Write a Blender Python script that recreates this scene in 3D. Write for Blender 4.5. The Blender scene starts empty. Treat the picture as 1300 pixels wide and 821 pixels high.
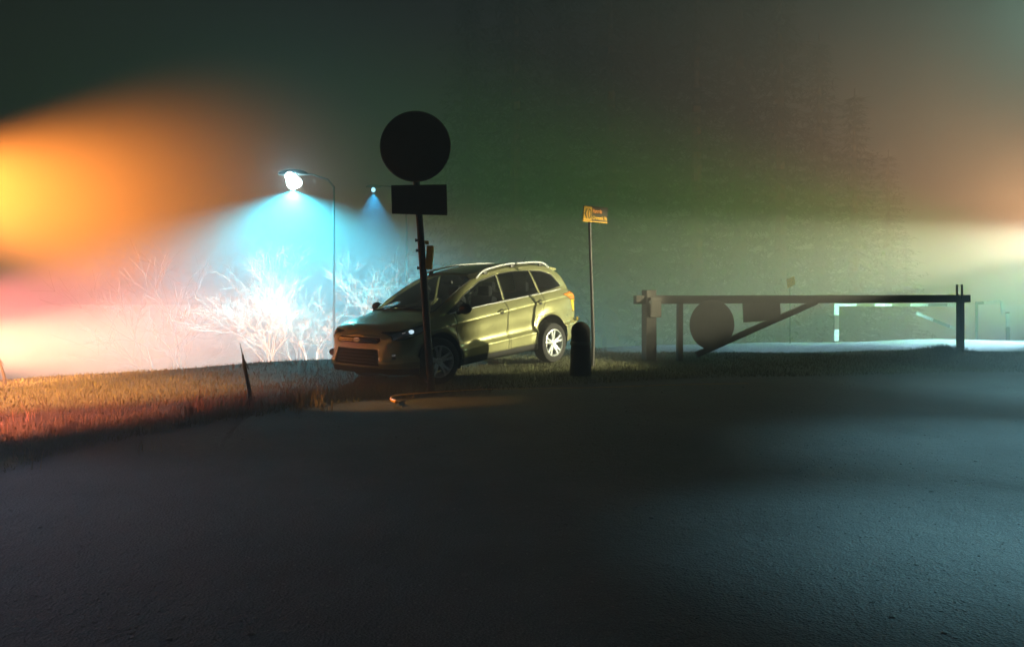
import bpy, bmesh, math, random
import numpy as np
from mathutils import Vector, Matrix, noise
R = math.radians
random.seed(7); RNG = np.random.default_rng(7)
SC = bpy.context.scene
COL = SC.collection

# ------------------------------------------------------------------ camera
EYE = 1.35
cam_d = bpy.data.cameras.new('camera'); cam = bpy.data.objects.new('camera', cam_d); COL.objects.link(cam)
cam.location = (0, 0, EYE); cam.rotation_euler = (R(90), 0, 0)
cam_d.sensor_width = 36; cam_d.lens = 36 * 1000 / 1300
cam_d.shift_y = -45.5 / 1300
cam_d.clip_start = .05; cam_d.clip_end = 1000
SC.camera = cam
# ------------------------------------------------------------------ world and moon
w = bpy.data.worlds.new('World'); SC.world = w; w.use_nodes = True
nt = w.node_tree; bg = nt.nodes['Background']
sky = nt.nodes.new('ShaderNodeTexSky'); sky.sky_type = 'NISHITA'; sky.sun_disc = False
sky.sun_elevation = R(1.5); sky.sun_rotation = R(200)
hs = nt.nodes.new('ShaderNodeHueSaturation'); hs.inputs['Saturation'].default_value = 0
nt.links.new(sky.outputs[0], hs.inputs['Color']); nt.links.new(hs.outputs[0], bg.inputs[0])
bg.inputs[1].default_value = .009
sd = bpy.data.lights.new('moon', 'SUN'); sd.energy = .07; sd.angle = R(20); sd.color = (1, .92, .82)
so = bpy.data.objects.new('moon', sd); COL.objects.link(so); so.rotation_euler = (R(42), 0, R(20))
# ------------------------------------------------------------------ exposure
vs = SC.view_settings; vs.view_transform = 'Standard'; vs.look = 'None'; vs.exposure = 0; vs.gamma = 1
vs.use_curve_mapping = False
SC.render.engine = 'CYCLES'
cy = SC.cycles; cy.use_denoising = True; cy.max_bounces = 6; cy.volume_bounces = 0
cy.sample_clamp_indirect = 4; cy.caustics_reflective = False; cy.caustics_refractive = False
cy.transparent_max_bounces = 12
HAZE = .030

# ------------------------------------------------------------------ helpers
def tag(o, label=None, cat=None, group=None, kind=None):
    for k, v in (('label', label), ('category', cat), ('group', group), ('kind', kind)):
        if v: o[k] = v
    return o
def empty(name, loc=(0, 0, 0), rot=(0, 0, 0)):
    o = bpy.data.objects.new(name, None); COL.objects.link(o); o.location = loc; o.rotation_euler = rot
    o.empty_display_size = .2
    return o
def link(name, bm, m, parent=None, smooth=False, auto=None):
    me = bpy.data.meshes.new(name)
    bmesh.ops.recalc_face_normals(bm, faces=bm.faces[:]) if auto != 'keep' else None
    bm.to_mesh(me); bm.free(); me.materials.append(m)
    if smooth:
        me.shade_smooth()
        if auto not in (None, 'keep'):
            try: me.set_sharp_from_angle(angle=R(auto))
            except Exception: pass
    o = bpy.data.objects.new(name, me); COL.objects.link(o); o.parent = parent
    return o
def add_box(bm, c, s, rot=None, bev=0.0):
    n = bmesh.ops.create_cube(bm, size=1)['verts']
    M = Matrix.Translation(c) @ (rot.to_4x4() if rot else Matrix()) @ Matrix.Diagonal((s[0], s[1], s[2], 1))
    bmesh.ops.transform(bm, matrix=M, verts=n)
    if bev:
        es = list({e for v in n for e in v.link_edges})
        bmesh.ops.bevel(bm, geom=es, offset=bev, segments=2, affect='EDGES', profile=.6)
def add_tube(bm, pts, rad, seg=10, cap=True, closed=False):
    pts = [Vector(p) for p in pts]; n = len(pts)
    rads = rad if isinstance(rad, (list, tuple)) else [rad] * n
    rings = []; prev = None
    for i, p in enumerate(pts):
        a = pts[(i - 1) % n] if (i or closed) else p
        b = pts[(i + 1) % n] if (i < n - 1 or closed) else p
        t = (b - a).normalized()
        if prev is None:
            prev = t.cross(Vector((0, 0, 1)))
            if prev.length < .05: prev = t.cross(Vector((1, 0, 0)))
        u = (prev - t * prev.dot(t)).normalized(); prev = u; v = t.cross(u)
        rings.append([bm.verts.new(p + (u * math.cos(2 * math.pi * k / seg) + v * math.sin(2 * math.pi * k / seg)) * rads[i]) for k in range(seg)])
    for i in range(n if closed else n - 1):
        a, b = rings[i], rings[(i + 1) % n]
        for k in range(seg): bm.faces.new((a[k], a[(k + 1) % seg], b[(k + 1) % seg], b[k]))
    if cap and not closed: bm.faces.new(rings[0][::-1]); bm.faces.new(rings[-1])
def add_lathe(bm, prof, seg=32, M=Matrix(), closed=False):
    """prof: (radius, axial) turned about local Z, then moved by M"""
    rings = []
    for r, z in prof:
        rings.append([bm.verts.new(M @ Vector((r * math.cos(2 * math.pi * k / seg), r * math.sin(2 * math.pi * k / seg), z))) for k in range(seg)])
    n = len(rings)
    for i in range(n if closed else n - 1):
        a, b = rings[i], rings[(i + 1) % n]
        for k in range(seg): bm.faces.new((a[k], a[(k + 1) % seg], b[(k + 1) % seg], b[k]))
    if not closed:
        if prof[0][0] > 1e-4: bm.faces.new(rings[0][::-1])
        if prof[-1][0] > 1e-4: bm.faces.new(rings[-1])
def add_prism(bm, poly, d, M=Matrix()):
    """poly in local XY, extruded d along local Z, centred"""
    lo = [bm.verts.new(M @ Vector((x, y, -d / 2))) for x, y in poly]
    hi = [bm.verts.new(M @ Vector((x, y, d / 2))) for x, y in poly]
    n = len(poly); bm.faces.new(lo[::-1]); bm.faces.new(hi)
    for i in range(n): bm.faces.new((lo[i], lo[(i + 1) % n], hi[(i + 1) % n], hi[i]))
def px(x, y, D):
    """a point of the place seen at this spot of the 1300-wide photograph, D metres off"""
    return Vector(((x - 650) / 1000 * D, D, EYE - (y - 365) / 1000 * D))
UPX = Matrix.Rotation(R(90), 4, 'X')      # local XY plane -> world XZ, local Z -> world -Y
# ------------------------------------------------------------------ materials
def mat(name, col=(.5, .5, .5), rough=.6, metal=0, var=0., scale=20, bump=0., bscale=80, coat=0, spec=None,
        emit=None, estr=0, trans=0, rvar=0.):
    m = bpy.data.materials.new(name); m.use_nodes = True; t = m.node_tree
    b = t.nodes['Principled BSDF']
    b.inputs['Base Color'].default_value = (*col, 1); b.inputs['Roughness'].default_value = rough
    b.inputs['Metallic'].default_value = metal; b.inputs['Coat Weight'].default_value = coat
    b.inputs['Transmission Weight'].default_value = trans
    if spec is not None: b.inputs['Specular IOR Level'].default_value = spec
    if emit: b.inputs['Emission Color'].default_value = (*emit, 1); b.inputs['Emission Strength'].default_value = estr
    if var or bump or rvar:
        tc = t.nodes.new('ShaderNodeTexCoord')
        n = t.nodes.new('ShaderNodeTexNoise'); n.inputs['Scale'].default_value = scale; n.inputs['Detail'].default_value = 6
        t.links.new(tc.outputs['Object'], n.inputs['Vector'])
        if var:
            r = t.nodes.new('ShaderNodeValToRGB')
            r.color_ramp.elements[0].position = .3; r.color_ramp.elements[1].position = .7
            r.color_ramp.elements[0].color = (*[c * (1 - var) for c in col], 1)
            r.color_ramp.elements[1].color = (*[min(1, c * (1 + var)) for c in col], 1)
            t.links.new(n.outputs[0], r.inputs[0]); t.links.new(r.outputs[0], b.inputs['Base Color'])
        if rvar:
            q = t.nodes.new('ShaderNodeMapRange'); q.inputs['To Min'].default_value = max(0, rough - rvar)
            q.inputs['To Max'].default_value = min(1, rough + rvar)
            t.links.new(n.outputs[0], q.inputs['Value']); t.links.new(q.outputs[0], b.inputs['Roughness'])
        if bump:
            n2 = t.nodes.new('ShaderNodeTexNoise'); n2.inputs['Scale'].default_value = bscale; n2.inputs['Detail'].default_value = 4
            t.links.new(tc.outputs['Object'], n2.inputs['Vector'])
            bp = t.nodes.new('ShaderNodeBump'); bp.inputs['Strength'].default_value = bump; bp.inputs['Distance'].default_value = .02
            t.links.new(n2.outputs[0], bp.inputs['Height']); t.links.new(bp.outputs[0], b.inputs['Normal'])
    return m
M_paint = mat('car_paint', (.42, .42, .21), .30, .55, var=.06, scale=3, coat=.6, rvar=.06)
M_blackpl = mat('black_plastic', (.015, .015, .014), .5, var=.2, bump=.15, bscale=200)
M_seam = mat('panel_gap', (.006, .006, .005), .8)
M_chrome = mat('chrome', (.75, .76, .78), .12, 1, rvar=.05)
M_rail = mat('brushed_rail', (.85, .87, .90), .45, .6, rvar=.08)
M_rim = mat('alloy', (.72, .77, .80), .36, .6, rvar=.08)
M_tyre = mat('tyre_rubber', (.018, .018, .018), .85, var=.25, bump=.4, bscale=90)
M_glass = bpy.data.materials.new('tinted_glass'); M_glass.use_nodes = True
def glass(m, tint, rough=.02):
    t = m.node_tree; t.nodes.clear()
    o = t.nodes.new('ShaderNodeOutputMaterial'); mx = t.nodes.new('ShaderNodeMixShader')
    tr = t.nodes.new('ShaderNodeBsdfTransparent'); tr.inputs[0].default_value = (*tint, 1)
    g = t.nodes.new('ShaderNodeBsdfGlossy'); g.inputs['Roughness'].default_value = rough; g.inputs[0].default_value = (.95, .97, 1, 1)
    f = t.nodes.new('ShaderNodeFresnel'); f.inputs[0].default_value = 1.5
    t.links.new(f.outputs[0], mx.inputs[0]); t.links.new(tr.outputs[0], mx.inputs[1]); t.links.new(g.outputs[0], mx.inputs[2])
    t.links.new(mx.outputs[0], o.inputs[0])
glass(M_glass, (.80, .84, .86))
M_privacy = bpy.data.materials.new('dark_privacy_glass'); M_privacy.use_nodes = True; glass(M_privacy, (.50, .54, .56))
M_lens = bpy.data.materials.new('clear_lens'); M_lens.use_nodes = True; glass(M_lens, (.92, .95, 1))
M_glint = mat('headlight_glint', (.9, .95, 1), .3, emit=(.65, .9, 1), estr=1.3)  # emission stands in for the bright highlight on the headlight
M_roof = mat('black_roof_glass', (.008, .009, .009), .12, var=.1)
M_amber = mat('amber_lens', (.75, .24, .02), .15, coat=1)
M_red = mat('red_lens', (.45, .03, .01), .15, coat=1)
M_yellow = mat('yellow_lens', (.75, .52, .03), .2, coat=1)
M_seat = mat('seat_fabric', (.02, .02, .022), .9, var=.2)
M_wood = mat('old_timber', (.028, .024, .019), .85, var=.35, scale=9, bump=.5, bscale=40)
M_steel = mat('galvanised', (.10, .11, .105), .55, .5, var=.25, scale=14, bump=.15)
M_signback = mat('sign_back', (.045, .043, .040), .6, .4, var=.2, scale=8, bump=.1)
M_sigyel = mat('yellow_sign_paint', (.72, .40, .03), .45, var=.12, scale=30)
M_sigdark = mat('sign_ink', (.035, .03, .012), .6)
M_sigor = mat('sign_orange', (.78, .30, .05), .5)
M_boxyel = mat('yellow_enamel', (.62, .38, .02), .45, var=.15, scale=20)
M_white = mat('white_paint', (.80, .80, .78), .5, var=.06)
M_redp = mat('faded_red_paint', (.14, .05, .03), .6, var=.2)
M_pole = mat('lamp_post_steel', (.008, .008, .009), .95, 0, var=.15, bump=.1)
M_bulb = mat('lamp_glow', (.9, 1, 1), .4, emit=(.70, 1, 1), estr=60)
M_bulb2 = mat('lamp_glow_far', (.9, 1, 1), .4, emit=(.30, .8, 1), estr=4)
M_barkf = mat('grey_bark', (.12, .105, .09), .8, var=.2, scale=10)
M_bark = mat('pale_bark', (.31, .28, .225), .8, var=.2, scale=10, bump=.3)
M_barkd = mat('dark_bark', (.07, .055, .04), .9, var=.3, scale=10, bump=.4)
M_needle = mat('needles', (.018, .026, .014), .8, var=.35, scale=3)
M_blade = mat('grass_blades', (.11, .115, .045), .75, var=.45, scale=2.2)
M_dry = mat('dry_stalks', (.20, .155, .075), .8, var=.4, scale=4)
M_stone = mat('stones', (.12, .118, .11), .8, var=.4, scale=12, bump=.3)
M_streak = mat('orange_streak', (.95, .42, .05), .3, coat=.5)
M_blackhood = mat('lamp_housing', (.03, .03, .03), .5)
M_front = mat('floodlight_lens', (.8, .8, .8), .3)

# ------------------------------------------------------------------ terrain
CAR = dict(x=-.822, y=13.405, z=.013, yaw=.856, pitch=.073)
CT = np.array([-1.2, -.65, -.23, -.05, .10, .30, .65, 1.3]); CY = np.array([8.5, 11.25, 14.5, 16.4, 17.4, 19.0, 20.7, 22.])
def terr(x, y):
    x = np.asarray(x, float); y = np.asarray(y, float)
    c, s = math.cos(CAR['yaw']), math.sin(CAR['yaw'])
    du = (x - CAR['x']) * c + (y - CAR['y']) * s
    dv = (x - CAR['x']) * s - (y - CAR['y']) * c
    wgt = np.exp(-(du / 3.4) ** 4 - (dv / 2.2) ** 4)
    z = (-.030 + .045 * du) * wgt
    z = z + .03 * np.sin(x * 1.3 + .4) * np.cos(y * .9) * (1 - wgt) * np.clip((y - 4) / 4, 0, 1)
    # low bank in front of the posts, mound at the right post
    z = z + .10 * np.exp(-((x - 8.9) ** 2 + (y - 16.3) ** 2) / .18)
    t = x / np.maximum(y, .5)
    yc = np.where(y > .5, np.interp(t, CT, CY), 1e3)
    d = np.maximum(0, y - yc)
    fall = np.where(d < 1.5, .11 * d ** 2, .2475 + .33 * (d - 1.5))
    return z - np.minimum(fall, 2.6 - .1 * np.exp(-d / 9))
def tz(x, y): return float(terr(x, y))
# zones: 0 gravel yard, 1 grass, 2 pale road strip on the right
GT = np.array([-1.5, -.65, -.32, -.15, .1, .65, 1.5]); GY = np.array([5.0, 6.0, 8.6, 10.2, 11.6, 13.0, 13.5])
def ground_mat():
    m = bpy.data.materials.new('ground'); m.use_nodes = True; t = m.node_tree; b = t.nodes['Principled BSDF']
    N = t.nodes.new; L = t.links.new
    geo = N('ShaderNodeNewGeometry')
    at = N('ShaderNodeVertexColor'); at.layer_name = 'zone'
    sep = N('ShaderNodeSeparateColor'); L(at.outputs[0], sep.inputs[0])
    def nz(scale, det=6, rough=.6):
        n = N('ShaderNodeTexNoise'); n.inputs['Scale'].default_value = scale; n.inputs['Detail'].default_value = det
        n.inputs['Roughness'].default_value = rough; L(geo.outputs['Position'], n.inputs['Vector']); return n
    def ramp(src, stops):
        r = N('ShaderNodeValToRGB'); L(src, r.inputs[0])
        while len(r.color_ramp.elements) < len(stops): r.color_ramp.elements.new(.5)
        for e, (p, c) in zip(r.color_ramp.elements, stops): e.position = p; e.color = (*c, 1)
        return r
    gr0 = ramp(nz(110, 8, .8).outputs[0], [(.32, (.012, .013, .013)), (.50, (.045, .047, .048)), (.68, (.20, .205, .21))])
    wear = ramp(nz(.55, 7, .65).outputs[0], [(.35, (.45, .45, .45)), (.55, (1, 1, 1)), (.72, (1.5, 1.45, 1.35))])
    grm = N('ShaderNodeMix'); grm.data_type = 'RGBA'; grm.blend_type = 'MULTIPLY'; grm.inputs[0].default_value = 1
    L(gr0.outputs[0], grm.inputs[6]); L(wear.outputs[0], grm.inputs[7])
    class _O: pass
    gr = _O(); gr.outputs = [grm.outputs[2]]
    gs = ramp(nz(7, 8, .7).outputs[0], [(.3, (.035, .040, .018)), (.55, (.085, .085, .035)), (.75, (.15, .125, .06))])
    rd = ramp(nz(24, 6).outputs[0], [(.3, (.28, .29, .30)), (.7, (.46, .47, .48))])
    patch = nz(1.6, 5)
    def mix(f, a, b2):
        x = N('ShaderNodeMix'); x.data_type = 'RGBA'; L(f, x.inputs[0]); L(a, x.inputs[6]); L(b2, x.inputs[7]); return x.outputs[2]
    # ragged border between gravel and grass
    ad = N('ShaderNodeMath'); ad.operation = 'ADD'; L(sep.outputs[0], ad.inputs[0])
    mr = N('ShaderNodeMapRange'); mr.inputs['From Min'].default_value = .3; mr.inputs['From Max'].default_value = .7
    mr.inputs['To Min'].default_value = -.35; mr.inputs['To Max'].default_value = .35
    L(patch.outputs[0], mr.inputs['Value']); L(mr.outputs[0], ad.inputs[1])
    st = ramp(ad.outputs[0], [(.42, (0, 0, 0)), (.58, (1, 1, 1))])
    c1 = mix(st.outputs[0], gr.outputs[0], gs.outputs[0])
    c2 = mix(sep.outputs[1], c1, rd.outputs[0])
    L(c2, b.inputs['Base Color']); b.inputs['Roughness'].default_value = .82
    vo = N('ShaderNodeTexVoronoi'); vo.inputs['Scale'].default_value = 75; L(geo.outputs['Position'], vo.inputs['Vector'])
    bp = N('ShaderNodeBump'); bp.inputs['Strength'].default_value = .8; bp.inputs['Distance'].default_value = .010
    L(vo.outputs['Distance'], bp.inputs['Height'])
    bp2 = N('ShaderNodeBump'); bp2.inputs['Strength'].default_value = .45; bp2.inputs['Distance'].default_value = .06
    L(nz(14, 6).outputs[0], bp2.inputs['Height']); L(bp.outputs[0], bp2.inputs['Normal']); L(bp2.outputs[0], b.inputs['Normal'])
    return m
def build_ground():
    xs = np.concatenate([np.linspace(-140, -22, 16), np.linspace(-20, 22, 260), np.linspace(25, 140, 16)])
    ys = np.concatenate([np.linspace(-30, 0, 8), np.linspace(.4, 26, 240), np.linspace(28, 180, 22)])
    X, Y = np.meshgrid(xs, ys); Z = terr(X, Y)
    n1, n2 = X.shape
    V = np.stack([X, Y, Z], -1).reshape(-1, 3)
    i = np.arange(n1 - 1)[:, None] * n2 + np.arange(n2 - 1)[None]
    F = np.stack([i, i + 1, i + n2 + 1, i + n2], -1).reshape(-1, 4)
    me = bpy.data.meshes.new('ground'); me.from_pydata(V.tolist(), [], F.tolist()); me.shade_smooth()
    ca = me.color_attributes.new('zone', 'FLOAT_COLOR', 'POINT')
    T = V[:, 0] / np.maximum(V[:, 1], .5)
    gy = np.interp(T, GT, GY); yc = np.interp(T, CT, CY)
    r = np.clip((V[:, 1] - gy) / 1.2 + .5, 0, 1)
    near = yc - np.interp(T, [.05, .3, .65], [1.2, 2.6, 4.0])
    g = np.clip((V[:, 1] - near) / .25, 0, 1) * np.clip((T - .08) / .08, 0, 1)
    c = np.stack([r, g, r * 0, r * 0 + 1], -1)
    ca.data.foreach_set('color', c.ravel().astype(np.float32))
    me.materials.append(ground_mat())
    o = bpy.data.objects.new('ground', me); COL.objects.link(o); tag(o, kind='structure')
build_ground()

def blades(name, pts, h, wd, m, lean=.35):
    n = len(pts); pts = np.asarray(pts)
    a = RNG.uniform(0, 2 * np.pi, n); hh = h * RNG.uniform(.5, 1.3, n); ww = wd * RNG.uniform(.6, 1.2, n)
    l = RNG.normal(0, lean, (n, 2)) * hh[:, None]
    base = np.stack([pts[:, 0], pts[:, 1], terr(pts[:, 0], pts[:, 1]) - .01], -1)
    off = np.stack([np.cos(a) * ww, np.sin(a) * ww, 0 * a], -1) * .5
    mid = base + np.stack([l[:, 0] * .35, l[:, 1] * .35, hh * .6], -1)
    tip = base + np.stack([l[:, 0], l[:, 1], hh], -1)
    V = np.stack([base - off, base + off, mid + off * .7, mid - off * .7, tip], 1).reshape(-1, 3)
    k = np.arange(n) * 5
    F = [(i, i + 1, i + 2, i + 3) for i in k.tolist()] + [(i + 3, i + 2, i + 4) for i in k.tolist()]
    me = bpy.data.meshes.new(name); me.from_pydata(V.tolist(), [], F); me.materials.append(m)
    o = bpy.data.objects.new(name, me); COL.objects.link(o); return o
def scatter(n, tlo, thi, f0, f1, clump=.5):
    t = RNG.uniform(tlo, thi, n * 3); f = RNG.uniform(0, 1, n * 3)
    y0 = f0(t); y1 = f1(t); y = y0 + (y1 - y0) * f; x = t * y
    k = np.array([noise.noise(Vector((a * .9, b * .9, 0))) for a, b in zip(x, y)])
    ok = k > RNG.uniform(-.6, clump, n * 3) - .25
    c, s = math.cos(CAR['yaw']), math.sin(CAR['yaw'])
    du = (x - CAR['x']) * c + (y - CAR['y']) * s; dv = (x - CAR['x']) * s - (y - CAR['y']) * c
    return np.stack([x, y], -1)[ok][:n]
gyf = lambda t: np.interp(t, GT, GY) - .35
crest = lambda t: np.interp(t, CT, CY) + .2
def gend(t):
    return np.where(t > .12, crest(t) - np.interp(t, [.05, .3, .65], [1.4, 2.8, 4.2]), crest(t))
g1 = blades('grass', scatter(52000, -.75, .75, gyf, gend), .055, .010, M_blade)
tag(g1, 'short rough grass covering the verge around the car', 'grass', kind='stuff')
tuft = []
for _ in range(150):
    t = random.uniform(-.42, -.12); y = np.interp(t, GT, GY) + random.gauss(.25, .28); x = t * y
    for _ in range(random.randint(4, 12)): tuft.append((x + random.gauss(0, .04), y + random.gauss(0, .04)))
for _ in range(60):
    t = random.uniform(-.7, .7); y = np.interp(t, GT, GY) + random.gauss(.4, .6); x = t * y
    for _ in range(random.randint(3, 8)): tuft.append((x + random.gauss(0, .05), y + random.gauss(0, .05)))
g2 = blades('dry_grass', tuft, .17, .010, M_dry, .22)
tag(g2, 'taller dry grass stalks along the edge of the verge', 'grass', kind='stuff')
# tuft round the foot of the barrier's far post
pf = [(8.9 + random.gauss(0, .28), 16.0 + random.gauss(.2, .2)) for _ in range(700)]
g3 = blades('grass', pf, .10, .010, M_blade)
tag(g3, 'tuft of grass heaped around the foot of the barrier end post', 'grass', kind='stuff')
def stones(n):
    bm = bmesh.new()
    ico = bmesh.new(); bmesh.ops.create_icosphere(ico, subdivisions=1, radius=1)
    iv = np.array([v.co[:] for v in ico.verts]); fc = [[v.index for v in f.verts] for f in ico.faces]; ico.free(); bm.free()
    V = []; F = []
    t = RNG.uniform(-.8, .8, n); y = RNG.uniform(2.6, 12, n) ** 1.0
    keep = y < np.interp(t, GT, GY) + .2; t = t[keep]; y = y[keep]
    for ti, yi in zip(t, y):
        r = random.uniform(.003, .008) * (1.9 if random.random() < .04 else 1)
        s = iv * np.array([r * random.uniform(.7, 1.4), r * random.uniform(.7, 1.4), r * .6]) * RNG.uniform(.8, 1.2, (12, 1))
        x = ti * yi; b = len(V)
        V += (s + np.array([x, yi, tz(x, yi) + r * .2])).tolist()
        F += [[b + k for k in f] for f in fc]
    me = bpy.data.meshes.new('gravel'); me.from_pydata(V, [], F); me.materials.append(M_stone)
    o = bpy.data.objects.new('gravel', me); COL.objects.link(o)
    tag(o, 'loose stones scattered over the dark gravel yard', 'gravel', kind='stuff')
stones(5000)

# ------------------------------------------------------------------ the car
ST = np.array([  # u, vmax, wbottom, wbelt, vbelt, w roof edge, v roof edge, w centre
 [.02, .60, .25, .74, .585, .78, .40, .80], [.08, .71, .22, .80, .68, .845, .45, .865], [.22, .82, .21, .865, .77, .915, .50, .94],
 [.50, .89, .20, .93, .82, .98, .54, 1.0], [.72, .91, .20, .965, .835, 1.01, .60, 1.04], [.88, .92, .20, .985, .822, 1.035, .70, 1.07],
 [1.0, .92, .20, 1.0, .825, 1.055, .79, 1.13], [1.28, .92, .20, 1.03, .825, 1.185, .775, 1.29], [1.6, .92, .20, 1.055, .825, 1.345, .73, 1.45],
 [1.95, .92, .20, 1.08, .822, 1.49, .675, 1.585], [2.35, .92, .20, 1.10, .825, 1.575, .635, 1.655],
 [2.9, .92, .20, 1.13, .822, 1.625, .615, 1.70],
 [3.4, .92, .20, 1.155, .818, 1.625, .605, 1.70], [3.8, .92, .22, 1.18, .825, 1.60, .59, 1.675], [4.08, .91, .24, 1.20, .80, 1.535, .57, 1.62],
 [4.25, .885, .27, 1.17, .77, 1.41, .62, 1.46], [4.38, .85, .29, 1.10, .745, 1.20, .64, 1.24], [4.47, .79, .31, 1.03, .71, 1.07, .58, 1.09],
 [4.52, .68, .34, .97, .60, .995, .42, 1.005]])
def pchip(xs, ys, x):
    h = np.diff(xs); d = np.diff(ys) / h; m = np.zeros_like(ys)
    for i in range(1, len(xs) - 1):
        if d[i - 1] * d[i] > 0:
            w1 = 2 * h[i] + h[i - 1]; w2 = h[i] + 2 * h[i - 1]; m[i] = (w1 + w2) / (w1 / d[i - 1] + w2 / d[i])
    m[0] = d[0]; m[-1] = d[-1]
    k = np.clip(np.searchsorted(xs, x) - 1, 0, len(h) - 1); t = (x - xs[k]) / h[k]
    return ((2*t**3-3*t**2+1)*ys[k] + (t**3-2*t**2+t)*h[k]*m[k] + (-2*t**3+3*t**2)*ys[k+1] + (t**3-t**2)*h[k]*m[k+1])
HUBS = (.88, 3.57); HUBW = .35; AR = .425
def charline(u): return .80 + .068 * (u - .3)
def section(u):
    vm, wb, wl, vl, wr, vr, wc = [pchip(ST[:, 0], ST[:, k], u) for k in range(1, 8)]
    wc1 = min(charline(u), wl - .07); low = .40 + .035 * u; low = min(low, wc1 - .2)
    hood = max(0., min(1., (1.35 - u) / .3))
    wm = (wl + wr) / 2
    vmid = (vl + vr) / 2 + .018
    P = [(vm * .80, wb), (vm - .035, wb + .02), (vm - .010, wb + .10), (vm + .004, low - .03), (vm + .006, low), (vm - .045, low + .06),
         (vm - .036, (low + wc1) / 2 + .03), (vm - .018, wc1 - .05), (vm - .002, wc1 - .006), (vm - .002, wc1 + .006),
         ((vm + vl) / 2 + .006, (wc1 + wl) / 2 + .008), (vl, wl), (vmid, wm), (vr, wr), (vr * .72, wr + (wc - wr) * .62), (vr * .36, wr + (wc - wr) * .93), (0, wc)]
    return np.array(P)
def crm(P, sub):
    out = []
    n = len(P)
    for i in range(n - 1):
        p0 = P[max(i - 1, 0)]; p1 = P[i]; p2 = P[i + 1]; p3 = P[min(i + 2, n - 1)]
        l = np.linalg.norm(p2 - p1) + 1e-6
        l0 = np.linalg.norm(p1 - p0) + 1e-6; l2 = np.linalg.norm(p3 - p2) + 1e-6
        m1 = (p2 - p1) / l + ((p1 - p0) / l0 if i else (p2 - p1) / l); m2 = (p2 - p1) / l + ((p3 - p2) / l2 if i < n - 2 else (p2 - p1) / l)
        m1 *= .5 * l; m2 *= .5 * l
        for k in range(sub):
            t = k / sub
            out.append((2*t**3-3*t**2+1)*p1 + (t**3-2*t**2+t)*m1 + (-2*t**3+3*t**2)*p2 + (t**3-t**2)*m2)
    out.append(P[-1]); return np.array(out)
def car_shell():
    us = np.unique(np.concatenate([np.linspace(.02, .3, 14), np.linspace(.3, 4.2, 98), np.linspace(4.2, 4.52, 18)]))
    rows = []
    for u in us:
        half = crm(section(u), 4)
        # nose top leans back, bumper chin forward; plan curvature
        un = np.full(len(half), u)
        if u < .8: un = un + .11 * (1 - u / .8) ** 2 * np.clip((half[:, 1] - .42) / .4, 0, 1)
        if u < .5: un = un + .05 * (1 - u / .5) ** 2 * np.clip((.40 - half[:, 1]) / .2, 0, 1)
        if u > 4.1: un = un - .10 * ((u - 4.1) / .42) ** 2 * np.clip((half[:, 1] - .70) / .4, 0, 1)
        v = half[:, 0].copy()
        for h in HUBS:   # swollen wheel arches
            r = np.hypot(un - h, half[:, 1] - HUBW)
            v += .026 * np.exp(-((r - .46) / .06) ** 2) * (half[:, 1] < .92) * (v > .5)
        rows.append(np.stack([un, v, half[:, 1]], -1))
    A = np.array(rows)                      # stations x half profile
    full = np.concatenate([A, (A * [1, -1, 1])[:, ::-1][:, 1:]], 1)
    bm = bmesh.new()
    g = [[bm.verts.new(p) for p in row] for row in full]
    for i in range(len(g) - 1):
        for j in range(len(g[0]) - 1): bm.faces.new((g[i][j], g[i][j + 1], g[i + 1][j + 1], g[i + 1][j]))
    nh = A.shape[1]; nf = full.shape[1]
    for idx, sgn, amt in ((0, 1, -.05), (len(g) - 1, -1, .03)):      # bowed front and rear faces
        cols = 16; ring = g[idx]; prev = None
        for j in range(nh):
            a = ring[j]; b = ring[nf - 1 - j]
            if a is b: row = [a] * (cols + 1)
            else:
                row = [a]
                for k in range(1, cols):
                    t = k / cols; p = a.co.lerp(b.co, t)
                    p.x += amt * (1 - (2 * t - 1) ** 2); row.append(bm.verts.new(p))
                row.append(b)
            if prev:
                for k in range(cols):
                    q = [prev[k], prev[k + 1], row[k + 1], row[k]]
                    q = list(dict.fromkeys(q))
                    if len(q) > 2:
                        try: bm.faces.new(q)
                        except ValueError: pass
            prev = row
    bmesh.ops.recalc_face_normals(bm, faces=bm.faces[:])
    return bm
def carve(bm, poly, pred, axis=1):
    """cut a convex outline (in the plane across `axis`) out of the shell; returns the faces inside, as a new bmesh"""
    ia, ib = [(1, 2), (0, 2), (0, 1)][axis]
    c = np.mean(poly, 0); lo = np.min(poly, 0) - .06; hi = np.max(poly, 0) + .06
    def near(f):
        q = f.calc_center_median(); return pred(q) and lo[0] < q[ia] < hi[0] and lo[1] < q[ib] < hi[1]
    planes = []
    n = len(poly)
    for i in range(n):
        a = np.array(poly[i], float); b = np.array(poly[(i + 1) % n], float); d = b - a; nn = np.array([d[1], -d[0]]); nn /= np.linalg.norm(nn)
        if np.dot(c - a, nn) > 0: nn = -nn
        co = Vector((0, 0, 0)); no = Vector((0, 0, 0)); co[ia], co[ib] = a; no[ia], no[ib] = nn
        planes.append((co, no))
        fs = [f for f in bm.faces if near(f)]
        geom = list({e for f in fs for e in f.edges} | {v for f in fs for v in f.verts}) + fs
        bmesh.ops.bisect_plane(bm, geom=geom, dist=1e-5, plane_co=co, plane_no=no)
    ins = [f for f in bm.faces if near(f) and all((f.calc_center_median() - co).dot(no) < 0 for co, no in planes)]
    out = bmesh.new(); mp = {}
    for f in ins:
        vs_ = []
        for v in f.verts:
            if v not in mp: mp[v] = out.verts.new(v.co)
            vs_.append(mp[v])
        try: out.faces.new(vs_)
        except ValueError: pass
    bmesh.ops.delete(bm, geom=ins, context='FACES')
    out.normal_update()
    return out
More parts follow.
